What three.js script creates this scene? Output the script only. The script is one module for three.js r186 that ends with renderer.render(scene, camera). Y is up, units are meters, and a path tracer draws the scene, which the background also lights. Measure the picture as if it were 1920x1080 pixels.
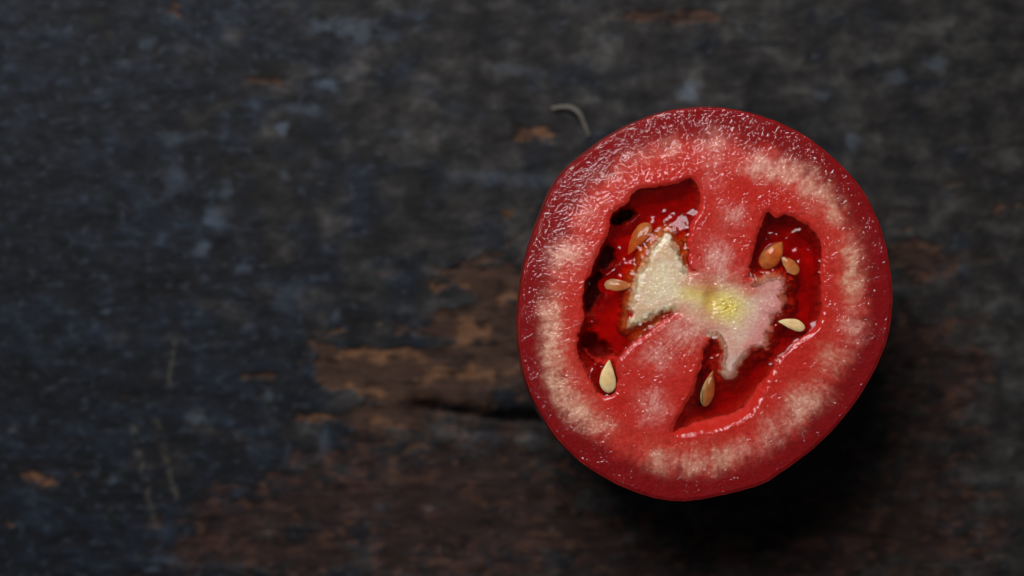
import * as THREE from 'three';
import { RectAreaLightUniformsLib } from 'three/addons/lights/RectAreaLightUniformsLib.js';

// ---------------------------------------------------------------- camera, light, exposure
// Plan unit used below: 1 unit = 0.1 mm. Plan point (960, 540) lies straight under the camera.
const U = 1e-4, CUT = 0.034, REACH = 0.40;
const scene = new THREE.Scene();
scene.background = new THREE.Color().setRGB(0.048, 0.050, 0.056);          // dim surroundings
const camera = new THREE.PerspectiveCamera(2 * Math.atan(0.054 / REACH) * 180 / Math.PI, 16 / 9, 0.01, 20);
camera.position.set(0, CUT + REACH, 0);
camera.up.set(0, 0, -1);
camera.lookAt(0, 0, 0);
camera.focus = REACH + 0.0005;
camera.userData.fStop = 5.0;

RectAreaLightUniformsLib.init();
const lampAt = new THREE.Vector3(-0.13, 0.47, -0.33), lampAim = new THREE.Vector3(0.03, 0.03, 0.0);
const LAMP_W = 0.32, LAMP_H = 0.34, LAMP_COLOR = new THREE.Color().setRGB(1.0, 0.97, 1.0);
const key = new THREE.RectAreaLight(LAMP_COLOR, 11.5, LAMP_W, LAMP_H);
key.name = 'soft_light';
const renderer = new THREE.WebGLRenderer({ antialias: true });
renderer.toneMapping = THREE.LinearToneMapping;
renderer.toneMappingExposure = 1.0;
renderer.shadowMap.enabled = true;

// ---------------------------------------------------------------- helpers
const clamp = (x, a = 0, b = 1) => (x < a ? a : x > b ? b : x);
const lerp = (a, b, t) => a + (b - a) * t;
const smooth = (a, b, x) => { const t = clamp((x - a) / (b - a)); return t * t * (3 - 2 * t); };
const mix3 = (a, b, t) => [lerp(a[0], b[0], t), lerp(a[1], b[1], t), lerp(a[2], b[2], t)];
const s2l = (c) => { c /= 255; return c <= 0.04045 ? c / 12.92 : Math.pow((c + 0.055) / 1.055, 2.4); };
const rgb = (r, g, b) => [s2l(r), s2l(g), s2l(b)];
function hash(ix, iy, seed) {
  let h = Math.imul(ix | 0, 374761393) ^ Math.imul(iy | 0, 668265263) ^ Math.imul(seed | 0, 1274126177);
  h = Math.imul(h ^ (h >>> 13), 1274126177); h = Math.imul(h ^ (h >>> 15), 2246822519);
  return ((h ^ (h >>> 16)) >>> 0) / 4294967296;
}
const PERM = new Uint16Array(512), GX = new Float64Array(512), GY = new Float64Array(512);
for (let i = 0; i < 512; i++) { PERM[i] = i; const a = hash(i, 3, 99) * 6.2831853; GX[i] = Math.cos(a); GY[i] = Math.sin(a); }
for (let i = 511; i > 0; i--) { const j = Math.floor(hash(i, 5, 77) * (i + 1)), t = PERM[i]; PERM[i] = PERM[j]; PERM[j] = t; }
function noise(x, y, seed = 0) {                                       // gradient noise, about -1..1
  const ix = Math.floor(x), iy = Math.floor(y), fx = x - ix, fy = y - iy;
  const u = fx * fx * fx * (fx * (fx * 6 - 15) + 10), v = fy * fy * fy * (fy * (fy * 6 - 15) + 10);
  const a = PERM[(ix & 511) ^ ((seed * 37) & 511)], b = PERM[((ix + 1) & 511) ^ ((seed * 37) & 511)], y0 = iy & 511, y1 = (iy + 1) & 511, gx = fx - 1, gy = fy - 1;
  const p = PERM[(a + y0 + seed) & 511], q = PERM[(b + y0 + seed) & 511], r = PERM[(a + y1 + seed) & 511], t = PERM[(b + y1 + seed) & 511];
  const n0 = GX[p] * fx + GY[p] * fy, n1 = GX[q] * gx + GY[q] * fy, n2 = GX[r] * fx + GY[r] * gy, n3 = GX[t] * gx + GY[t] * gy;
  const lo = n0 + (n1 - n0) * u, hi = n2 + (n3 - n2) * u;
  return 1.5 * (lo + (hi - lo) * v);
}
function fbm(x, y, seed, oct = 4, gain = 0.5) {
  let s = 0, a = 1, n = 0;
  for (let i = 0; i < oct; i++) { s += a * noise(x, y, seed + i * 17); n += a; a *= gain; x *= 2.03; y *= 2.03; }
  return s / n * 1.4;
}
function cells(x, y, seed) {                                           // [distance to the nearest cell centre, to the second, the cell's own number]
  const ix = Math.floor(x), iy = Math.floor(y); let d1 = 9, d2 = 9, id = 0;
  for (let j = -1; j <= 1; j++) for (let i = -1; i <= 1; i++) {
    const a = ix + i, b = iy + j, dx = a + hash(a, b, seed) - x, dy = b + hash(a, b, seed + 7) - y, d = Math.hypot(dx, dy);
    if (d < d1) { d2 = d1; d1 = d; id = hash(a, b, seed + 13); } else if (d < d2) d2 = d;
  }
  return [d1, d2, id];
}
function curve(points, n) {                                            // closed smooth outline through plan points -> flat array x, y
  const c = new THREE.CatmullRomCurve3(points.map(([x, y]) => new THREE.Vector3(x, y, 0)), true, 'centripetal');
  const out = new Float64Array(n * 2);
  c.getPoints(n).slice(0, n).forEach((p, i) => { out[2 * i] = p.x; out[2 * i + 1] = p.y; });
  return out;
}
function sdf(poly, x, y) {                                             // signed distance, negative inside
  let best = 1e18, inside = false;
  for (let i = 0, n = poly.length / 2, j = n - 1; i < n; j = i++) {
    const ax = poly[2 * j], ay = poly[2 * j + 1], bx = poly[2 * i], by = poly[2 * i + 1];
    const ex = bx - ax, ey = by - ay, wx = x - ax, wy = y - ay, t = clamp((wx * ex + wy * ey) / (ex * ex + ey * ey + 1e-12));
    const dx = wx - ex * t, dy = wy - ey * t, d = dx * dx + dy * dy;
    if (d < best) best = d;
    if ((ay > y) !== (by > y) && x < ex * (y - ay) / ey + ax) inside = !inside;
  }
  return (inside ? -1 : 1) * Math.sqrt(best);
}
const names = {};
const numbered = (n) => { const k = names[n] = (names[n] ?? -1) + 1; return k ? n + '_' + String(k).padStart(3, '0') : n; };
function mesh(name, geometry, material, parent) {
  const m = new THREE.Mesh(geometry, material);
  m.name = name; m.castShadow = m.receiveShadow = true; parent.add(m);
  return m;
}
function texture(w, h, fill, channels = 4, srgb = false) {
  const data = new Uint8Array(w * h * 4);
  for (let y = 0; y < h; y++) for (let x = 0; x < w; x++) {
    const v = fill(x, y), k = (y * w + x) * 4;
    if (channels === 1) { data[k] = data[k + 1] = data[k + 2] = clamp(v) * 255; } else for (let c = 0; c < 3; c++) data[k + c] = clamp(v[c]) * 255;
    data[k + 3] = 255;
  }
  const t = new THREE.DataTexture(data, w, h);
  t.wrapS = t.wrapT = THREE.RepeatWrapping; t.magFilter = THREE.LinearFilter; t.minFilter = THREE.LinearMipmapLinearFilter;
  if (srgb) t.colorSpace = THREE.SRGBColorSpace;
  t.needsUpdate = true;
  return t;
}

// ---------------------------------------------------------------- the lamp that lights it (out of the frame, up and to the left)
{
  const lamp = new THREE.Group();
  lamp.name = 'studio_lamp';
  lamp.userData = { label: 'white square diffuser lamp in a black housing above the board', category: 'lamp' };
  lamp.position.copy(lampAt); lamp.lookAt(lampAim); scene.add(lamp);   // a Group's +z looks at the target
  const glow = new THREE.MeshStandardMaterial({ color: 0xffffff, emissive: LAMP_COLOR, emissiveIntensity: 1.0, roughness: 0.9 });
  const black = new THREE.MeshStandardMaterial({ color: 0x101010, roughness: 0.7 });
  mesh('diffuser', new THREE.BoxGeometry(LAMP_W, LAMP_H, 0.004), glow, lamp).position.z = -0.006;
  mesh('housing', new THREE.BoxGeometry(LAMP_W + 0.016, LAMP_H + 0.016, 0.05), black, lamp).position.z = -0.035;
  key.position.copy(lampAt); key.lookAt(lampAim); scene.add(key);
}

// ---------------------------------------------------------------- the weathered board
const TB = U * (REACH + CUT) / REACH;                                   // a plan unit seen down at the board's surface
const bx = (px) => (px - 960) * TB, bz = (py) => (py - 540) * TB;
const BW = 0.50, BH = 0.34;
const bump2 = (x, y, cx, cy, rx, ry) => Math.exp(-(((x - cx) / rx) ** 2 + ((y - cy) / ry) ** 2));
// where the dark paint has worn off to brown wood: [x, y, reach x, reach y, strength, ruddy wood with shade painted in]
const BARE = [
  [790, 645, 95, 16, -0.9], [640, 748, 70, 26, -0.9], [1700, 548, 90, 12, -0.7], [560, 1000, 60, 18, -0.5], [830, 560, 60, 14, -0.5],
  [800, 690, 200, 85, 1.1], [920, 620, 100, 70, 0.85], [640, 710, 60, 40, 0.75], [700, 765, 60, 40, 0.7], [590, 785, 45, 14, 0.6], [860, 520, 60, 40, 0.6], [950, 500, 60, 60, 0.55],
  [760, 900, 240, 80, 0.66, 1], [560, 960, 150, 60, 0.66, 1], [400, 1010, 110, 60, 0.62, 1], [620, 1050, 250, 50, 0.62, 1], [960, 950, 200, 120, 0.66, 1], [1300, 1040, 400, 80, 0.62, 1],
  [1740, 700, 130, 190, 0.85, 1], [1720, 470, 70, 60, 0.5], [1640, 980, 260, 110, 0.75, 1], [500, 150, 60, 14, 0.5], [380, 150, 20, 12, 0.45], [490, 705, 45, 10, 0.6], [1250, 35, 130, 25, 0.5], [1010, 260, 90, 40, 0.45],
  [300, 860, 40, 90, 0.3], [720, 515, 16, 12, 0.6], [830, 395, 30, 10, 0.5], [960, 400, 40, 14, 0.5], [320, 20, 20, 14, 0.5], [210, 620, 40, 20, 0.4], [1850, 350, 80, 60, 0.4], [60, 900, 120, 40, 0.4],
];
const FLECKS = [
  [530, 240, 15, 11, 0.34], [400, 413, 19, 17, 0.26], [378, 464, 13, 13, 0.28], [612, 163, 22, 14, 0.28], [640, 45, 30, 14, 0.22], [590, 50, 26, 12, 0.18], [675, 62, 18, 22, 0.18], [565, 205, 40, 12, 0.15],
  [1287, 180, 17, 15, 0.36], [1300, 160, 10, 12, 0.2], [605, 830, 12, 16, 0.2], [502, 738, 12, 8, 0.2], [534, 330, 9, 9, 0.22], [470, 197, 16, 9, 0.18], [325, 340, 20, 30, 0.14], [330, 258, 28, 12, 0.14],
  [420, 352, 10, 14, 0.22], [200, 586, 10, 7, 0.2], [360, 783, 18, 9, 0.24], [212, 902, 9, 9, 0.2], [540, 560, 34, 24, 0.13], [465, 615, 16, 9, 0.14], [455, 505, 12, 10, 0.2], [272, 83, 16, 10, 0.15],
  [1600, 270, 12, 14, 0.2], [1680, 145, 22, 14, 0.16], [1755, 115, 18, 14, 0.18], [1540, 175, 14, 8, 0.16], [800, 957, 9, 7, 0.26], [710, 950, 12, 10, 0.16], [630, 590, 10, 12, 0.16], [235, 120, 20, 8, 0.13],
  [890, 330, 60, 14, 0.1], [1000, 340, 50, 16, 0.12], [960, 130, 36, 10, 0.1], [730, 65, 18, 18, 0.12], [310, 1050, 22, 9, 0.2], [285, 1068, 14, 6, 0.2],
];
const crack = (x, y) => {                                              // cracks along the grain: how deep, 0..1
  let c = 0;
  const line = (x0, x1, f, w, k) => {
    if (x < x0 - 60 || x > x1 + 60) return;
    const ends = smooth(x0 - 50, x0 + 30, x) * (1 - smooth(x1 - 30, x1 + 50, x)), ww = w * (0.55 + 0.45 * ends + 0.35 * noise(x / 38, 3.3, 51));
    c = Math.max(c, k * ends * Math.exp(-(((y - f - 5 * noise(x / 70, f / 50, 52) - 2 * noise(x / 19, 1, 53)) / ww) ** 2)));
  };
  line(770, 1240, 768 + (x - 760) * 0.115, 28, 1);
  return c;
};
function boardAt(x, y) {                                               // plan position on the board -> [r, g, b (linear), height in mm, roughness]
  const wx = x + 10 * fbm(x / 60, y / 45, 61, 3), wy = y + 7 * fbm(x / 60, y / 45, 67, 3);
  let bareSum = 0, ruddyShade = 0;
  for (const [cx, cy, rx, ry, k, red] of BARE) { const g = k * bump2(x, y, cx, cy, rx, ry); bareSum += g; if (red) ruddyShade += g; }
  const bare = 1.2 * bareSum - 0.62;
  const flake = fbm(wx / 90, wy / 46, 71, 5, 0.62), fine = fbm(wx / 30, wy / 18, 79, 3, 0.6), broad = fbm(x / 330, y / 260, 83, 3);
  const soft = clamp(ruddyShade / Math.max(0.05, bareSum));
  const worn = smooth(-0.10 - 0.25 * soft, 0.16 + 0.3 * soft, bare + 0.72 * flake + 0.26 * fine);
  const grain = fbm(wx / 150, wy / 7, 89, 4, 0.6), mottle = fbm(wx / 58, wy / 40, 97, 4, 0.66);
  const blue = clamp(0.45 + 0.5 * broad + (x < 760 ? (760 - x) / 600 : (760 - x) / 1600), 0, 1.4), coolness = smooth(-0.3, 0.7, fbm(x / 80, y / 60, 101, 3) + blue - 0.35);
  let paint = mix3(rgb(32, 31, 29), rgb(7, 13, 20), coolness);  // bluer paint towards the left, its darkening also painting in the vignette there
  const pv = Math.exp(1.45 * mottle + 1.0 * fbm(wx / 150, wy / 95, 99, 3) + 0.08 * fine + 0.10 * grain + 0.3 * broad);
  paint = paint.map((c) => c * pv);
  const chip = smooth(0.05, 0.55, fbm(wx / 70, wy / 40, 103, 4));
  let wood = mix3(mix3(rgb(56, 40, 31), rgb(94, 66, 45), chip), mix3(rgb(38, 27, 24), rgb(58, 39, 31), chip), soft);  // ruddy patches: redder wood, with the lower board's shade painted into its tone
  const wv = Math.exp(0.55 * grain + 0.35 * mottle);
  wood = wood.map((c) => c * wv);
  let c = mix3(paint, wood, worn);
  // dark stains in the worn wood
  const stain = smooth(0.12, 0.5, fbm(wx / 60, wy / 22, 107, 4, 0.6) + 0.1 * fine) * 0.75;
  c = c.map((v) => v * (1 - stain * (0.35 + 0.5 * worn)));
  // orange chips on the edges of the paint
  const edge = Math.exp(-(((worn - 0.5) / 0.35) ** 2)) * smooth(0.1, 0.5, fbm(x / 30, y / 18, 109, 2));
  c = mix3(c, rgb(112, 74, 48), 0.22 * edge * smooth(0.1, 0.4, bareSum));
  // pale dust, old paint and lint
  let dust = 0.06 * smooth(0.40, 0.95, fbm(x / 24, y / 16, 113, 3, 0.6) + 0.25 * coolness - 0.25 * worn);
  for (const [fx, fy, rx, ry, k] of FLECKS) if (Math.abs(x - fx) < 3 * rx + 12 && Math.abs(y - fy) < 3 * ry + 12) dust += 0.5 * k * smooth(0.15, 0.95, bump2(wx - 2, wy, fx, fy, rx * 1.25, ry * 1.25) * (1 + 0.5 * fine) + 0.2 * fine);
  c = mix3(c, rgb(130, 150, 170), clamp(dust, 0, 0.6) * (1 - 0.5 * worn));
  // two faint scratches
  for (const [x0, y0, x1, y1, w] of [[250, 800, 290, 985, 6], [292, 790, 330, 930, 6], [150 + 175, 640, 315, 730, 5]]) {
    const t = clamp(((x - x0) * (x1 - x0) + (y - y0) * (y1 - y0)) / ((x1 - x0) ** 2 + (y1 - y0) ** 2)), d = Math.hypot(x - x0 - t * (x1 - x0), y - y0 - t * (y1 - y0));
    c = mix3(c, rgb(84, 80, 66), 0.4 * Math.exp(-((d / w) ** 2)) * smooth(-0.5, 0.4, noise(x / 14, y / 14, 117)));
  }
  const k = crack(x, y);
  c = mix3(c, rgb(30, 23, 19), 0.5 * smooth(0.25, 0.8, k));          // dirt and some painted shade in the crack; its depth darkens it further
  const h = -0.30 * worn + 0.10 * mottle + 0.05 * grain * (0.4 + worn) + 0.03 * fine - 3.4 * k * k - 0.5;
  return [c[0], c[1], c[2], h, clamp(0.62 + 0.2 * worn - 0.12 * mottle, 0.35, 0.95)];
}
{
  const TW = 2048, TH = Math.round(2048 * BH / BW), col = new Float32Array(TW * TH * 3), rough = new Float32Array(TW * TH), high = new Float32Array(TW * TH);
  for (let j = 0; j < TH; j++) for (let i = 0; i < TW; i++) {
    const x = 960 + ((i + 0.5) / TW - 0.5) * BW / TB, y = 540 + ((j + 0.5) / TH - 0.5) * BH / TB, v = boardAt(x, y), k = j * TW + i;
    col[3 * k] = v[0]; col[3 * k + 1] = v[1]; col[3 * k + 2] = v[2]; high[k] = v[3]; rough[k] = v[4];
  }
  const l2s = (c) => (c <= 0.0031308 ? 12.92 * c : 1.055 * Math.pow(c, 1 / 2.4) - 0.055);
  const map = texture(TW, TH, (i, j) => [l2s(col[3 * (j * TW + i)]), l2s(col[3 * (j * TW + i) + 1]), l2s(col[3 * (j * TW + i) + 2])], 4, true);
  const roughMap = texture(TW, TH, (i, j) => rough[j * TW + i], 1);
  const grainBump = texture(1024, 1024, (i, j) => 0.5 + 0.3 * fbm(i / 30, j / 9, 131, 4, 0.6) + 0.12 * noise(i / 4, j / 3, 137), 1);
  grainBump.repeat.set(6, 4);
  const axis = (half, dense, fine, coarse) => {
    const a = []; for (let v = -half; v < -dense; v += coarse) a.push(v);
    const n = Math.round(2 * dense / fine); for (let i = 0; i <= n; i++) a.push(-dense + 2 * dense * i / n);
    for (let v = dense + coarse; v < half; v += coarse) a.push(v);
    a.push(half); return a;
  };
  const xs = axis(BW / 2, 0.112, 0.0004, 0.002), zs = axis(BH / 2, 0.064, 0.0004, 0.002), nx = xs.length, nz = zs.length;
  const pos = new Float32Array(nx * nz * 3), uv = new Float32Array(nx * nz * 2), idx = [];
  for (let j = 0; j < nz; j++) for (let i = 0; i < nx; i++) {
    const k = j * nx + i, u = xs[i] / BW + 0.5, v = zs[j] / BH + 0.5;
    const tx = clamp(Math.floor(u * TW), 0, TW - 1), ty = clamp(Math.floor(v * TH), 0, TH - 1);
    pos[3 * k] = xs[i]; pos[3 * k + 1] = Math.min(0, high[ty * TW + tx] * 1e-3); pos[3 * k + 2] = zs[j]; uv[2 * k] = u; uv[2 * k + 1] = v;
  }
  for (let j = 0; j < nz - 1; j++) for (let i = 0; i < nx - 1; i++) { const a = j * nx + i, b = a + 1, c = a + nx, d = c + 1; idx.push(a, c, b, b, c, d); }
  // the four sides and the underside, 25 mm thick
  const P = Array.from(pos), T = Array.from(uv), ring = [];
  for (let i = 0; i < nx; i++) ring.push(i);
  for (let j = 1; j < nz; j++) ring.push(j * nx + nx - 1);
  for (let i = nx - 2; i >= 0; i--) ring.push((nz - 1) * nx + i);
  for (let j = nz - 2; j > 0; j--) ring.push(j * nx);
  const first = P.length / 3;
  for (const r of ring) { P.push(P[3 * r], -0.025, P[3 * r + 2]); T.push(T[2 * r], T[2 * r + 1]); }
  for (let k = 0; k < ring.length; k++) { const n = (k + 1) % ring.length; idx.push(ring[k], ring[n], first + k, ring[n], first + n, first + k); }
  const centre = P.length / 3; P.push(0, -0.025, 0); T.push(0.5, 0.5);
  for (let k = 0; k < ring.length; k++) idx.push(first + k, first + (k + 1) % ring.length, centre);
  const g = new THREE.BufferGeometry();
  g.setAttribute('position', new THREE.BufferAttribute(new Float32Array(P), 3)); g.setAttribute('uv', new THREE.BufferAttribute(new Float32Array(T), 2)); g.setIndex(idx); g.computeVertexNormals();
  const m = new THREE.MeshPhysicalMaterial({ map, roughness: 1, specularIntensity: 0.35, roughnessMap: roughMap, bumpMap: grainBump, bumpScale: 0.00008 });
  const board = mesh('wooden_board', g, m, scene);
  board.userData = { kind: 'structure', label: 'weathered dark wooden board with worn charcoal paint', category: 'board' };
}
console.log('board done');

// ---------------------------------------------------------------- the tomato half
const CX = 1318, CY = 570;                                             // plan point over which the tomato's base stands
const tomato = new THREE.Group();
tomato.name = 'tomato_half';
tomato.userData = { label: 'halved ripe red tomato lying cut side up on the dark board', category: 'tomato' };
tomato.position.set((CX - 960) * U, 0, (CY - 540) * U);
scene.add(tomato);
const lx = (px) => (px - CX) * U, lz = (py) => (py - CY) * U;           // plan -> the tomato's own x and z

const RIM = curve([
  [1310, 200], [1337, 200], [1381, 205], [1426, 216], [1463, 229], [1507, 251], [1544, 277], [1581, 312], [1615, 348], [1641, 392], [1659, 447], [1670, 498], [1675, 550], [1674, 582], [1668, 625], [1655, 667],
  [1626, 723], [1596, 767], [1559, 812], [1522, 845], [1478, 878], [1434, 907], [1428, 908], [1420, 912], [1374, 925], [1300, 940], [1273, 941], [1229, 936], [1177, 919], [1125, 892], [1080, 861], [1041, 821], [1010, 770],
  [986, 720], [974, 658], [970, 597], [975, 560], [981, 506], [994, 455], [1013, 411], [1031, 363], [1052, 327], [1086, 298], [1118, 272], [1157, 245], [1208, 221], [1259, 205]], 400);
for (let pass = 0; pass < 60; pass++) {                                 // a skin has no corners
  const n = RIM.length / 2, c = RIM.slice();
  for (let i = 0; i < n; i++) { const a = (i + n - 1) % n, b = (i + 1) % n; for (let k = 0; k < 2; k++) RIM[2 * i + k] = 0.5 * c[2 * i + k] + 0.25 * (c[2 * a + k] + c[2 * b + k]); }
}
const LOCULE_A = curve([
  [1298, 336], [1273, 344], [1236, 351], [1203, 354], [1186, 362], [1177, 380], [1147, 402], [1143, 436], [1129, 461], [1114, 495], [1103, 528], [1094, 572], [1095, 597], [1088, 627], [1082, 655], [1092, 685], [1108, 715],
  [1126, 740], [1146, 742], [1158, 715], [1155, 682], [1181, 649], [1214, 623], [1259, 586], [1220, 600], [1180, 613], [1178, 585], [1183, 550], [1195, 508], [1220, 466], [1251, 437], [1272, 461], [1280, 485], [1287, 500],
  [1291, 494], [1290, 478], [1289, 450], [1297, 420], [1311, 395], [1314, 362]], 260);
const LOCULE_B = curve([
  [1441, 398], [1452, 408], [1478, 404], [1502, 417], [1527, 436], [1541, 465], [1538, 506], [1541, 550], [1540, 597], [1522, 622], [1490, 645], [1464, 668], [1450, 692], [1436, 718], [1422, 748], [1400, 778], [1360, 798], [1310, 808],
  [1263, 811], [1266, 795], [1280, 770], [1296, 744], [1310, 705], [1320, 665], [1330, 640], [1338, 634], [1346, 640], [1350, 660], [1347, 683], [1355, 704], [1370, 712], [1380, 707], [1388, 688], [1400, 670], [1427, 655], [1442, 656],
  [1445, 630], [1457, 604], [1466, 592], [1477, 573], [1472, 545], [1479, 531], [1474, 519], [1448, 512], [1426, 519], [1411, 519], [1409, 506], [1411, 488], [1423, 436], [1434, 408]], 300);
const CORE = curve([
  [1259, 586], [1220, 600], [1180, 613], [1178, 585], [1183, 550], [1195, 508], [1220, 466], [1251, 437], [1272, 461], [1283, 491], [1296, 514], [1320, 524], [1350, 518], [1380, 526], [1401, 532], [1420, 522], [1448, 512], [1474, 519],
  [1479, 531], [1472, 545], [1477, 573], [1466, 592], [1457, 604], [1445, 630], [1442, 656], [1427, 655], [1400, 670], [1388, 688], [1380, 707], [1370, 712], [1355, 704], [1347, 683], [1350, 660], [1346, 640], [1338, 634], [1312, 612], [1285, 592]], 220);
const SEPTUM_UP = curve([[1330, 335], [1400, 345], [1437, 385], [1423, 440], [1409, 490], [1401, 532], [1360, 522], [1320, 526], [1297, 517], [1289, 450], [1311, 395]], 100);
const SEPTUM_LOW = curve([[1259, 586], [1300, 604], [1338, 634], [1320, 670], [1296, 744], [1264, 800], [1210, 805], [1170, 760], [1155, 690], [1181, 649], [1214, 623]], 100);
// deep gaps between the gel and the outer wall: [x, y, reach along, reach across, turn]
const GAPS = [[1170, 403, 26, 13, -0.45], [1138, 484, 25, 16, -1.2], [1112, 550, 44, 17, -1.35], [1118, 650, 38, 18, 0.65]];
// how gently the wall of the seed chamber slopes, in mm: [x, y, reach, extra]
const SLOPES = [[1300, 375, 38, 2.4], [1225, 358, 44, 2.6], [1125, 440, 30, 0.8], [1100, 610, 26, 1.0], [1105, 712, 36, 2.6], [1330, 806, 90, 5.0], [1415, 760, 60, 4.0], [1470, 680, 45, 3.2], [1535, 560, 50, 1.8], [1540, 640, 40, 2.4], [1520, 430, 40, 1.6], [1428, 430, 25, 1.0], [1300, 740, 40, 0.8]];
// pale flesh: [x, y, reach x, reach y, strength, yellowness]
const PALE = [
  [1060, 476, 42, 30, 0.85, 0.3], [1032, 590, 26, 50, 0.7, 0.5], [1030, 660, 26, 40, 0.75, 0.6], [1045, 725, 30, 34, 0.85, 0.6], [1080, 770, 34, 30, 0.8, 0.6], [1122, 800, 26, 22, 0.6, 0.5], [1105, 400, 36, 26, 0.28, 0.2], [1140, 330, 36, 22, 0.26, 0.4],
  [1205, 290, 46, 24, 0.22, 0.3], [1255, 275, 18, 22, 0.4, 0.3], [1338, 268, 30, 34, 0.5, 0.1], [1425, 312, 34, 24, 0.75, 0.2], [1480, 322, 42, 24, 0.75, 0.4], [1530, 355, 34, 28, 0.75, 0.5], [1565, 395, 24, 26, 0.7, 0.6], [1600, 470, 20, 40, 0.5, 0.5],
  [1598, 525, 22, 40, 0.75, 0.7], [1600, 612, 22, 34, 0.6, 0.2], [1560, 672, 30, 24, 0.55, 0.6], [1522, 745, 36, 30, 0.75, 0.5], [1490, 775, 30, 34, 0.6, 0.4], [1445, 815, 26, 32, 0.5, 0.3], [1395, 845, 30, 22, 0.4, 0.3], [1350, 860, 26, 26, 0.7, 0.6],
  [1290, 868, 36, 24, 0.7, 0.5], [1230, 862, 26, 24, 0.6, 0.5],
  [1352, 512, 44, 22, 0.45, 0], [1300, 606, 46, 22, 0.45, 0.1], [1346, 478, 30, 36, 0.85, 0], [1376, 404, 28, 24, 0.7, 0], [1340, 330, 26, 40, 0.3, 0], [1276, 622, 44, 24, 0.6, 0.1], [1236, 668, 40, 26, 0.7, 0], [1288, 650, 16, 14, 0.4, 0.6], [1222, 762, 30, 36, 0.7, 0], [1320, 600, 30, 24, 0.3, 0.3],
];
const RINGS = [[1196, 266, 12], [1178, 298, 21], [1211, 258, 9], [1222, 282, 8], [1499, 376, 12], [1246, 268, 7], [1110, 352, 8], [1285, 240, 7], [1262, 296, 6], [1340, 236, 6], [1088, 430, 7]];

// the cut dips a little towards the skin, most on the side where the knife left the flesh
const edgeDrop = (x, y) => { let a = Math.atan2(y - CY, x - CX) + 2.15; if (a > Math.PI) a -= 2 * Math.PI; return 0.25 + 1.25 * Math.exp(-((a / 0.75) ** 2)); };
const STEP = 1.0, X0 = 962, Y0 = 190, NX = 726, NY = 764, N = NX * NY;
const coreD = new Float32Array(N).fill(99), px = new Float32Array(N), py = new Float32Array(N), hh = new Float32Array(N), gh = new Float32Array(N), ff = new Float32Array(N), rimD = new Float32Array(N), locD = new Float32Array(N), region = new Uint8Array(N), color = new Float32Array(N * 3);
const gapAt = (x, y) => {
  let s = -9;
  for (const [gx, gy, a, b, t] of GAPS) { const dx = x - gx, dy = y - gy, u = (dx * Math.cos(t) + dy * Math.sin(t)) / a, v = (-dx * Math.sin(t) + dy * Math.cos(t)) / b; s = Math.max(s, 1 - Math.hypot(u, v)); }
  return s;
};
const RED_RIM = [0.18, 0.002, 0.003], RED = [0.43, 0.017, 0.010], PALE_PINK = [0.64, 0.32, 0.26], PALE_YELLOW = [0.64, 0.39, 0.22];
const CREAM = [0.66, 0.55, 0.38], PINKISH = [0.58, 0.29, 0.25], ROSY = [0.50, 0.10, 0.09], YELLOW = [0.63, 0.49, 0.11], OCHRE = [0.46, 0.25, 0.06], LINING = RED;
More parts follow.
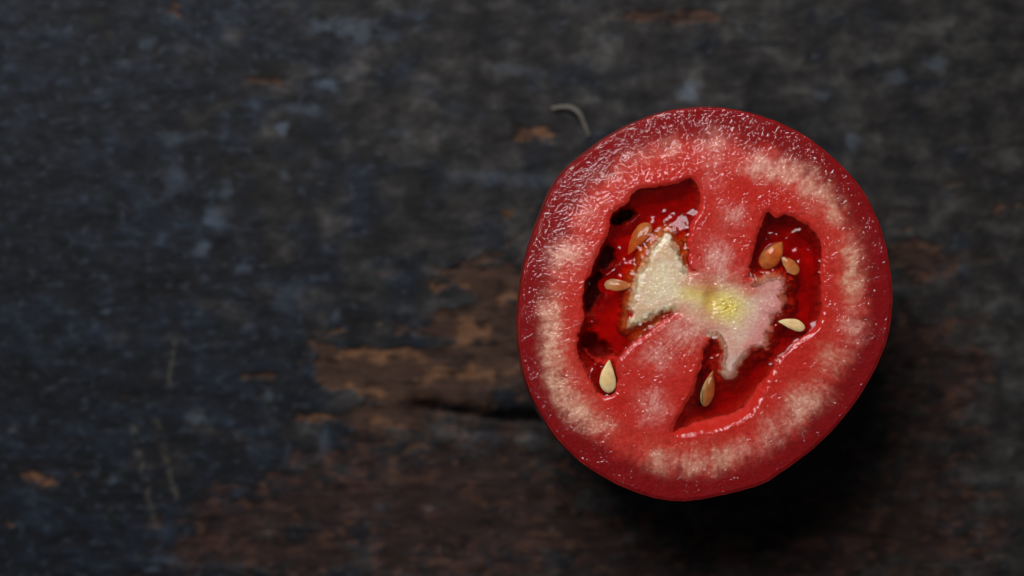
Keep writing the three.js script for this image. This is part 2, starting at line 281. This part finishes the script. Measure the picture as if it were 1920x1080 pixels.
for (let j = 0; j < NY; j++) for (let i = 0; i < NX; i++) {
  const k = j * NX + i, x = X0 + i * STEP, y = Y0 + j * STEP;
  px[k] = x; py[k] = y;
  const dr = sdf(RIM, x, y) + 0.8 * noise(x / 22, y / 22, 5);
  rimD[k] = dr;
  if (dr > 6) { hh[k] = 0; locD[k] = 99; continue; }
  const far = Math.hypot(x - 1318, y - 572) > 300;
  const wob = far ? 0 : 2.5 * noise(x / 24, y / 24, 6) + 2.4 * noise(x / 13, y / 13, 7) + 1.2 * noise(x / 6, y / 6, 9), wob2 = far ? 0 : 2.5 * noise(x / 24, y / 24, 10) + 2.4 * noise(x / 13, y / 13, 11) + 1.2 * noise(x / 6, y / 6, 13);
  const plain = far ? 99 : sdf(CORE, x, y), ruffle = 1.25 + 1.1 * smooth(1400, 1450, x) * smooth(500, 540, y) * smooth(700, 660, y), fr = lerp(ruffle, 0.7, smooth(14, 44, plain));
  const core = far ? 99 : sdf(CORE, x + wob * fr, y + wob2 * fr);
  const dl = far ? 99 : Math.min(sdf(LOCULE_A, x + wob * fr, y + wob2 * fr), sdf(LOCULE_B, x + wob * fr, y + wob2 * fr));
  locD[k] = dl; coreD[k] = core;
  // ---- colour of the flesh
  const q = fbm(x / 38, y / 38, 21, 4, 0.55), fine = fbm(x / 9, y / 9, 23, 3, 0.6);
  const ang = Math.atan2(y - 572, x - 1325), streak = noise(ang * 26, Math.hypot(x - 1325, y - 572) / 90, 25);
  const [d1, d2, id] = cells(x / 4.6 + 0.3 * noise(x / 7, y / 7, 27), y / 4.6, 29), grain = (id - 0.5) * 0.34 + 0.30 * (0.45 - d1);
  const depth = -dr;                                                   // how far in from the skin
  let c = mix3(RED_RIM, RED, smooth(34, 84, depth + 14 * q + 10 * streak));
  let pale = 0, yel = 0;
  const vx = x + 12 * noise(x / 30, y / 30, 26) + 7 * noise(x / 11, y / 11, 28), vy = y + 12 * noise(x / 30, y / 30, 30) + 7 * noise(x / 11, y / 11, 32);
  for (const [ax, ay, rx, ry, s, w] of PALE) { const g = s * bump2(vx, vy, ax, ay, rx * 0.95, ry * 0.95); pale += g; yel += g * w; }
  yel = pale > 1e-4 ? yel / pale : 0;
  const band = smooth(40, 70, depth + 8 * q) * (1 - smooth(95, 125, depth - 10 * q));
  pale = clamp((0.08 * band + pale * 0.82) * (1 + 0.35 * q + 0.08 * fine + 0.12 * streak + 0.34 * noise(ang * 36 + 0.5 * q, Math.hypot(x - 1325, y - 572) / 170, 31) + 0.10 * noise(ang * 70, Math.hypot(x - 1325, y - 572) / 60, 34)) + 0.10 * (id - 0.5) * Math.min(1, pale * 2), 0, 1);
  pale = 0.88 * (0.5 * pale + 0.5 * smooth(0.1, 0.9, pale));
  c = mix3(c, mix3(PALE_PINK, PALE_YELLOW, yel), pale * smooth(14, 44, depth));
  // the core
  if (core < 34) {
    const fibre = noise(Math.atan2(y - 572, x - 1345) * 22 + 0.6 * noise(x / 14, y / 14, 38), Math.hypot(x - 1345, y - 572) / 40, 40);
    let k2 = mix3(mix3(CREAM, [0.60, 0.50, 0.24], clamp(0.25 + 0.5 * fibre + 0.3 * q)), PINKISH, smooth(1385, 1440, x + 14 * q + 0.4 * (y - 570)));
    k2 = mix3(k2, PINKISH, 0.7 * bump2(x, y, 1350, 625, 40, 40));
    k2 = mix3(k2, [0.60, 0.50, 0.44], 0.8 * bump2(x, y, 1372, 690, 24, 28));
    k2 = mix3(k2, OCHRE, clamp(1.1 * bump2(x, y, 1332, 560, 22, 34) + 0.15 * fine));
    k2 = mix3(k2, YELLOW, clamp(0.75 * bump2(x, y, 1298, 550, 30, 18) + 1.15 * bump2(x, y, 1364, 575, 32, 30) + 0.10 * fine - 0.06));
    k2 = mix3(k2, [0.42, 0.38, 0.05], 0.5 * bump2(x, y, 1364, 578, 20, 18) * smooth(0.1, 0.6, noise(x / 6, y / 6, 33)));
    k2 = mix3(k2, ROSY, 0.45 * smooth(-26, 2, core + 9 * q + 6 * fine) * smooth(1330, 1400, x));
    const soft = smooth(6, 26, dl);                                    // grown together with the dividing walls; bare against the chambers
    c = mix3(c, k2, 1 - smooth(lerp(-6, -44, soft), lerp(5, 20, soft), core + 10 * q + 4 * fine));
  }
  c = mix3(c, [0.36, 0.018, 0.010], 0.5 * (1 - smooth(1, 3.2, depth)) * smooth(-0.4, 0.4, q));   // the skin's own cut edge
  const gv = 1 + (core < 0 ? 0.3 : 0.55) * grain + 0.08 * fine;
  c = [c[0] * gv, c[1] * gv * gv, c[2] * gv * gv];
  // ---- height, mm
  const cut = smooth(0.5, 6, dl);                                      // 1 on the cut face
  const pooled = clamp(bump2(x, y, 1180, 310, 140, 95) + 0.75 * bump2(x, y, 1330, 250, 150, 60) + 0.4 * bump2(x, y, 1060, 470, 60, 70) + 0.25 * bump2(x, y, 1600, 430, 60, 120));
  const wet = 0.34 + 0.60 * smooth(-0.35, 0.65, fbm(x / 46, y / 46, 36, 3)) + 0.10 * (1 - smooth(24, 64, depth)) + 0.5 * pooled + 0.40 * bump2(x, y, 1240, 530, 50, 70);
  let film = 0;
  const patch = smooth(-0.25, 0.6, fbm(x / 20, y / 20, 35, 3));
  let h = 0.10 * q + 0.05 * fbm(x / 90, y / 90, 37, 2);
  h += cut * (0.030 * (0.5 - d1 * d1) * (0.4 + id) + 0.03 * noise(x / 7, y / 5.5, 39));
  // the film of juice on the cut: dimpled by every cell, thicker and rippled where it pools
  const pool = pooled * patch;
  const [e1, , eid] = cells(x / 3.1 + 0.3 * noise(x / 6, y / 6, 48), y / 3.1, 44);
  let f = Math.min(wet, 1.05) * (1 - 0.35 * pooled) * (0.085 * (0.5 - e1 * e1) * (0.15 + 1.4 * eid * eid) + (0.055 + 0.04 * pooled) * noise(x / 5.2, y / 4.6, 41) * (0.30 + patch) + (0.06 + 0.09 * pooled) * patch * noise(x / 9, y / 7, 42)) + 0.34 * pool * noise(x / 17, y / 12, 43);
  for (const [rx, ry, rr] of RINGS) { const d = Math.hypot(x - rx, (y - ry) * 1.1) + 1.2 * noise(x / 9, y / 9, 45); if (d < rr * 2.5) f = f * smooth(rr, rr * 1.6, d) + 0.22 * Math.exp(-(((d - rr) / 1.9) ** 2)) + 0.10 * (1 - smooth(0, rr, d)) + 0.03 * noise(x / 4, y / 4, 46); }
  film = 0.20 + 1.7 * cut * f;
  h -= 0.25 * (1 - smooth(0, 8, depth)) ** 2 + edgeDrop(x, y) * (1 - smooth(0, 130, depth));                            // the knife's edge rounds off at the skin
  if (core < 10) h -= 0.15 * (1 - smooth(-10, 10, core)) + lerp(0.42, 0.15, smooth(1310, 1350, x)) * smooth(-24, 4, core) * smooth(34, 4, dl);
  if (core < 0) h -= 0.5 * bump2(x, y, 1334, 560, 12, 20) + 0.25 * bump2(x, y, 1364, 578, 18, 14) * smooth(0, 0.6, noise(x / 6, y / 6, 33));
  let gel = -9;
  if (dl < (core < 12 ? 26 : 9)) {
    let w = 0.8;
    for (const [sx, sy, r, e] of SLOPES) w += e * bump2(x, y, sx, sy, r, r);
    w = lerp(3.4, w, smooth(6, 34, core));
    const inside = -dl * 0.1, t = clamp(inside / w), bottom = 4.6 + 0.5 * noise(x / 30, y / 30, 47);
    h -= bottom * (t < 1 ? 1 - Math.pow(1 - t, 1.6) : 1) + 0.42 * smooth(9, -3, dl);
    const gap = gapAt(x + 1.5 * wob, y + 1.5 * wob2);
    if (x < 1300) h -= 5.5 * smooth(-0.1, 0.45, gap);
    const right = x > 1318 || y > 700;
    gel = (right ? -0.75 : -1.05) + 0.40 * Math.exp(-Math.max(0, inside) / 0.7) + 0.30 * fbm(x / 32, y / 32, 49, 2) + 0.04 * noise(x / 13, y / 13, 50) + 0.38 * Math.exp(-Math.max(0, core) / 26);
    if (!right) gel -= 1.1 * bump2(x, y, 1240, 395, 50, 40) + 1.6 * bump2(x, y, 1130, 660, 50, 50) + 7 * smooth(-0.35, 0.25, gap);
    gel -= 1.7 * bump2(x, y, 1340, 795, 95, 36) + 1.3 * bump2(x, y, 1430, 745, 40, 40) + 0.9 * bump2(x, y, 1525, 600, 30, 70) + 0.6 * bump2(x, y, 1375, 735, 30, 22) + 0.6 * bump2(x, y, 1460, 430, 40, 26);
    const line = core < 60 ? mix3(mix3([0.62, 0.32, 0.10], [0.48, 0.06, 0.04], smooth(1300, 1340, x)), LINING, smooth(2, 30, core + 12 * q)) : LINING;
    if (dl < 0) c = mix3(c, line, smooth(0, 4, -dl));
  }
  hh[k] = h; gh[k] = gel; ff[k] = h + film;
  color[3 * k] = c[0]; color[3 * k + 1] = c[1]; color[3 * k + 2] = c[2];
  region[k] = dl < -1 ? 4 : core < 0 ? 1 : !far && sdf(SEPTUM_UP, x, y) < 0 ? 2 : !far && sdf(SEPTUM_LOW, x, y) < 0 ? 3 : 0;
}
console.log('field done');
const heightNear = (x, y) => hh[clamp(Math.round((y - Y0) / STEP), 0, NY - 1) * NX + clamp(Math.round((x - X0) / STEP), 0, NX - 1)];
const gelNear = (x, y) => gh[clamp(Math.round((y - Y0) / STEP), 0, NY - 1) * NX + clamp(Math.round((x - X0) / STEP), 0, NX - 1)];

// vertices just outside the rim are drawn onto it, so that the edge is clean
for (let j = 1; j < NY - 1; j++) for (let i = 1; i < NX - 1; i++) {
  const k = j * NX + i, d = rimD[k];
  if (d > 0 && d < 2.2) {
    const gx = (rimD[k + 1] - rimD[k - 1]) / 2, gy = (rimD[k + NX] - rimD[k - NX]) / 2, n = Math.hypot(gx, gy) || 1;
    px[k] -= gx / n * d; py[k] -= gy / n * d; hh[k] = -0.25 - edgeDrop(px[k], py[k]); ff[k] = hh[k] + 0.05;
  }
}
// normals of the whole cut face at once, so that the parts join without a seam
function fieldMesh(height, keep, extra, color) {
  const normal = new Float32Array(N * 3);
  for (let j = 1; j < NY - 1; j++) for (let i = 1; i < NX - 1; i++) {
    const k = j * NX + i, dx = (height[k + 1] - height[k - 1]) / (2 * STEP * 0.1), dz = (height[k + NX] - height[k - NX]) / (2 * STEP * 0.1), n = Math.hypot(dx, 1, dz);
    normal[3 * k] = -dx / n; normal[3 * k + 1] = 1 / n; normal[3 * k + 2] = -dz / n;
  }
  const lists = {};
  for (let j = 0; j < NY - 1; j++) for (let i = 0; i < NX - 1; i++) {
    const a = j * NX + i, b = a + 1, c = a + NX, d = c + 1;
    for (const t of [[a, c, b], [b, c, d]]) { const r = keep(t); if (r >= 0) (lists[r] ??= []).push(...t); }
  }
  const out = {};
  for (const r in lists) {
    const at = new Int32Array(N).fill(-1), P = [], Nn = [], C = [], T = [], I = [];
    for (const k of lists[r]) {
      if (at[k] < 0) {
        at[k] = P.length / 3;
        P.push(lx(px[k]), CUT + height[k] * 1e-3, lz(py[k])); Nn.push(normal[3 * k], normal[3 * k + 1], normal[3 * k + 2]); T.push((px[k] - X0) / 400, (py[k] - Y0) / 400);
        if (extra) C.push(color[3 * k], color[3 * k + 1], color[3 * k + 2]);
      }
      I.push(at[k]);
    }
    const g = out[r] = new THREE.BufferGeometry();
    g.setAttribute('position', new THREE.Float32BufferAttribute(P, 3)); g.setAttribute('normal', new THREE.Float32BufferAttribute(Nn, 3)); g.setAttribute('uv', new THREE.Float32BufferAttribute(T, 2));
    if (extra) g.setAttribute('color', new THREE.Float32BufferAttribute(C, 3));
    g.setIndex(I);
  }
  return out;
}
const fleshBump = texture(1024, 1024, (i, j) => { const s = 1024 / 64, [d] = cells(i / s * 2.6 % 1e9, j / s * 2.6, 141); return 0.5 + 0.35 * (0.5 - d) + 0.2 * noise(i / 7, j / 6, 143); }, 1);
const fleshMat = new THREE.MeshPhysicalMaterial({ vertexColors: true, roughness: 0.7, specularIntensity: 0.25, ior: 1.36, bumpMap: fleshBump, bumpScale: 0.00003 });
const liningMat = new THREE.MeshPhysicalMaterial({ vertexColors: true, roughness: 0.5, ior: 1.36, specularIntensity: 0.4 });
const parts = fieldMesh(hh, (t) => {
  let inside = 0;
  for (const k of t) { if (rimD[k] < 0) inside++; else if (rimD[k] >= 2.2) return -1; }
  if (!inside) return -1;
  return region[t.reduce((m, k) => (rimD[k] < rimD[m] ? k : m), t[0])];
}, true, color);
mesh('outer_wall', parts[0], fleshMat, tomato);
mesh('core', parts[1], fleshMat, tomato).userData.label = 'cream and yellow core of the tomato';
mesh('dividing_wall', parts[2], fleshMat, tomato);
mesh('dividing_wall', parts[3], fleshMat, tomato);
mesh('seed_chamber', parts[4], liningMat, tomato).userData.label = 'deep red lining of the seed chambers';

// the thin film of juice over the whole cut
const filmMat = new THREE.MeshPhysicalMaterial({ color: 0xffffff, roughness: 0.1, ior: 1.4, transmission: 1, thickness: 0 });
const filmParts = fieldMesh(ff, (t) => {
  let inside = 0;
  for (const k of t) { if (rimD[k] < 0) inside++; else if (rimD[k] >= 2.2) return -1; if (locD[k] < 1) return -1; }
  return inside ? 0 : -1;
}, false);
mesh('juice_film', filmParts[0], filmMat, tomato).userData.label = 'clear wet film of juice on the cut';

// ---- skin
{
  const n = RIM.length / 2, rows = 56, P = [], I = [], T = [];
  let mx = 0, my = 0; for (let i = 0; i < n; i++) { mx += RIM[2 * i] / n; my += RIM[2 * i + 1] / n; }
  for (let r = 0; r <= rows; r++) {
    const t = r / rows, a = t * Math.PI * 0.5;
    const y = r === 0 ? CUT - 0.00022 : CUT * (1 - Math.pow(t, 1.25)) - 0.00022 * (1 - t);
    const drop = 1 - y / CUT;                                           // 0 at the cut, 1 at the board
    const body = drop < 0.24 ? 1 + 0.018 * Math.sin(drop / 0.24 * Math.PI / 2) : 1.018 * Math.pow(Math.max(0, 1 - Math.pow((drop - 0.24) / 0.76, 2.3)), 0.52);
    for (let i = 0; i < n; i++) {
      const k = 2 * i, ang = Math.atan2(RIM[k + 1] - my, RIM[k] - mx), lobes = 1 + 0.012 * drop * Math.sin(ang * 5 + 1);
      const wig = 0.8 * noise(RIM[k] / 22, RIM[k + 1] / 22, 5);
      const s = body * lobes - wig / 360 * (1 - drop);
      const shift = drop * 12;                                          // the blossom end lies a little off centre
      P.push(lx(mx + (RIM[k] - mx) * s + shift * 0.3), Math.max(y - edgeDrop(RIM[k], RIM[k + 1]) * 1e-3 * (1 - drop) ** 2, 0), lz(my + (RIM[k + 1] - my) * s - shift * 0.2)); T.push(i / n, t);
    }
  }
  for (let r = 0; r < rows; r++) for (let i = 0; i < n; i++) { const a = r * n + i, b = r * n + (i + 1) % n, c = a + n, d = b + n; I.push(a, b, c, b, d, c); }
  const g = new THREE.BufferGeometry();
  g.setAttribute('position', new THREE.Float32BufferAttribute(P, 3)); g.setAttribute('uv', new THREE.Float32BufferAttribute(T, 2)); g.setIndex(I); g.computeVertexNormals();
  const skinMat = new THREE.MeshPhysicalMaterial({ color: new THREE.Color().setRGB(0.21, 0.006, 0.005), roughness: 0.3, ior: 1.42 });
  mesh('skin', g, skinMat, tomato);
}
// ---- seeds: [x, y, length, width, turn (degrees, towards the tip), height over the gel mm, tone, roll]
const seedMats = [[0.62, 0.48, 0.23], [0.62, 0.51, 0.29], [0.60, 0.45, 0.22]].map((c, i) => new THREE.MeshPhysicalMaterial({ color: new THREE.Color().setRGB(...c), vertexColors: true, roughness: 0.6, ior: 1.42, bumpMap: fleshBump, bumpScale: 0.00004 }));
function seedShape(length, width, thick, seed) {
  const nu = 28, nv = 18, P = [], I = [], C = [];
  for (let i = 0; i <= nu; i++) for (let j = 0; j < nv; j++) {
    const t = i / nu, a = j / nv * 2 * Math.PI, u = t - 0.42, prof = Math.pow(Math.sin(Math.PI * Math.pow(t, 0.72)), 0.75) * (1 - 0.30 * t);
    const r = prof * (1 + 0.05 * noise(t * 4, a, seed));
    const m = 1 + 0.22 * noise(t * 5, Math.cos(a) * 2, seed + 5) + 0.10 * noise(t * 14, Math.cos(a) * 6, seed + 6), o = smooth(0.2, 0.8, prof * Math.abs(Math.sin(a))) * (0.6 + 0.5 * noise(t * 3, 2, seed + 8));
    C.push(m, m * (1 - 0.22 * o), m * (1 - 0.4 * o));
    P.push((t - 0.5) * length, r * Math.sin(a) * thick / 2 * (1 + 0.06 * noise(t * 6, a * 2, seed + 3)), r * Math.cos(a) * width / 2 + 0.04 * length * Math.sin(t * 3 + seed));
  }
  for (let i = 0; i < nu; i++) for (let j = 0; j < nv; j++) { const a = i * nv + j, b = i * nv + (j + 1) % nv; I.push(a, b, a + nv, b, b + nv, a + nv); }
  const g = new THREE.BufferGeometry();
  g.setAttribute('position', new THREE.Float32BufferAttribute(P, 3));
  g.setAttribute('uv', new THREE.Float32BufferAttribute(P.flatMap((v, i) => (i % 3 === 0 ? [v * 40, P[i + 2] * 40] : [])), 2));
  g.setAttribute('color', new THREE.Float32BufferAttribute(C, 3));
  g.setIndex(I); g.computeVertexNormals();
  return g;
}
[
  [1142, 706, 66, 38, 88, 1.2, 0, 0], [1484, 609, 56, 27, 168, 0.7, 0, 0.2], [1330, 728, 74, 32, 72, -0.3, 2, 0.5], [1450, 478, 64, 46, 60, -0.8, 2, 0], [1481, 497, 48, 30, 130, -0.6, 2, 0.3],
  [1163, 536, 60, 28, 0, -0.35, 1, 0], [1200, 448, 76, 38, -128, -1.1, 0, 0],
].forEach(([x, y, l, w, turn, up, tone, roll], i) => {
  const s = mesh('seed', seedShape(l * U * 0.95, w * U * 0.92, w * U * 0.36, i * 9 + 3), seedMats[tone], tomato), mid = Math.max(gelNear(x, y), heightNear(x, y)) + up - w * 0.1 * 0.12;
  s.position.set(lx(x), CUT + mid * 1e-3, lz(y));
  s.rotation.set(roll, turn * Math.PI / 180, 0, 'YXZ');
  // gel clings round the seed; over a sunken seed it closes into a sac
  const a = turn * Math.PI / 180, ca = Math.cos(a), sa = -Math.sin(a), reach = Math.ceil(l);
  for (let yy = Math.round(y - reach); yy <= y + reach; yy++) for (let xx = Math.round(x - reach); xx <= x + reach; xx++) {
    const k = (yy - Y0) * NX + xx - X0, dx = xx - x, dy = yy - y, u = (dx * ca + dy * sa) / (l * 0.5), v = (-dx * sa + dy * ca) / (w * 0.5), d = Math.hypot(u, v);
    if (locD[k] > 4) continue;
    if (up < 0.5 && d < 1.5) gh[k] = Math.max(gh[k], mid + w * 0.1 * 0.34 * (1.25 - 0.85 * d * d) * (1 - smooth(1.1, 1.5, d)) - 2 * smooth(1.1, 1.5, d));
  }
});
// the gel that fills the chambers: a wet, red, clear surface with the seeds under and in it
const gelMat = new THREE.MeshPhysicalMaterial({ color: 0xffffff, roughness: 0.08, ior: 1.34, transmission: 1, thickness: 0.004, attenuationColor: new THREE.Color().setRGB(0.99, 0.64, 0.45), attenuationDistance: 0.001 });
const gelParts = fieldMesh(gh, (t) => {
  for (const k of t) if (locD[k] > (coreD[k] < 0 ? 14 : 3) || gh[k] < -8.5 || gh[k] < hh[k] - 0.35) return -1;
  return (px[t[0]] < 1318 && py[t[0]] < 760) ? 0 : 1;
}, false);
for (const r in gelParts) {                                             // closed below, inside the flesh, so that it is a body of gel
  const g = gelParts[r], P = Array.from(g.attributes.position.array), Nn = Array.from(g.attributes.normal.array), I = Array.from(g.index.array), n = P.length / 3, m = I.length, edges = new Map();
  for (let i = 0; i < n; i++) { P.push(P[3 * i], CUT - 0.013, P[3 * i + 2]); Nn.push(0, -1, 0); }
  for (let i = 0; i < m; i += 3) {
    I.push(I[i] + n, I[i + 2] + n, I[i + 1] + n);
    for (let e = 0; e < 3; e++) { const a = I[i + e], b = I[i + (e + 1) % 3]; if (!edges.delete(b * n + a)) edges.set(a * n + b, [a, b]); }
  }
  for (const [a, b] of edges.values()) I.push(b, a, a + n, b, a + n, b + n);
  const body = new THREE.BufferGeometry();
  body.setAttribute('position', new THREE.Float32BufferAttribute(P, 3)); body.setAttribute('normal', new THREE.Float32BufferAttribute(Nn, 3)); body.setIndex(I);
  mesh('seed_gel', body, gelMat, tomato);
}

// ---------------------------------------------------------------- the pale fibre on the board
{
  const pts = [[1034, 204], [1052, 201], [1072, 203], [1086, 214], [1094, 230], [1104, 254]].map(([x, y], i) => new THREE.Vector3(bx(x), [0.0003, 0.0005, 0.0009, 0.0011, 0.0007, 0.0003][i], bz(y)));
  const c = new THREE.CatmullRomCurve3(pts), g = new THREE.TubeGeometry(c, 60, 0.00042, 8), p = g.attributes.position, v = new THREE.Vector3();
  for (let i = 0; i < p.count; i++) {
    const t = Math.floor(i / 9) / 60, o = c.getPointAt(t), w = 0.55 + 0.45 * Math.sin(Math.PI * (0.15 + 0.75 * t)) + 0.15 * noise(t * 9, 1, 151);
    v.fromBufferAttribute(p, i).sub(o); v.multiplyScalar(w); v.y *= 0.55; v.add(o); p.setXYZ(i, v.x, v.y, v.z);
  }
  g.computeVertexNormals();
  const f = mesh('dry_fibre', g, new THREE.MeshStandardMaterial({ color: new THREE.Color().setRGB(0.11, 0.10, 0.08), roughness: 0.8 }), scene);
  f.userData = { label: 'pale hook-shaped dry fibre lying on the board beside the tomato', category: 'fibre' };
}
renderer.render(scene, camera);
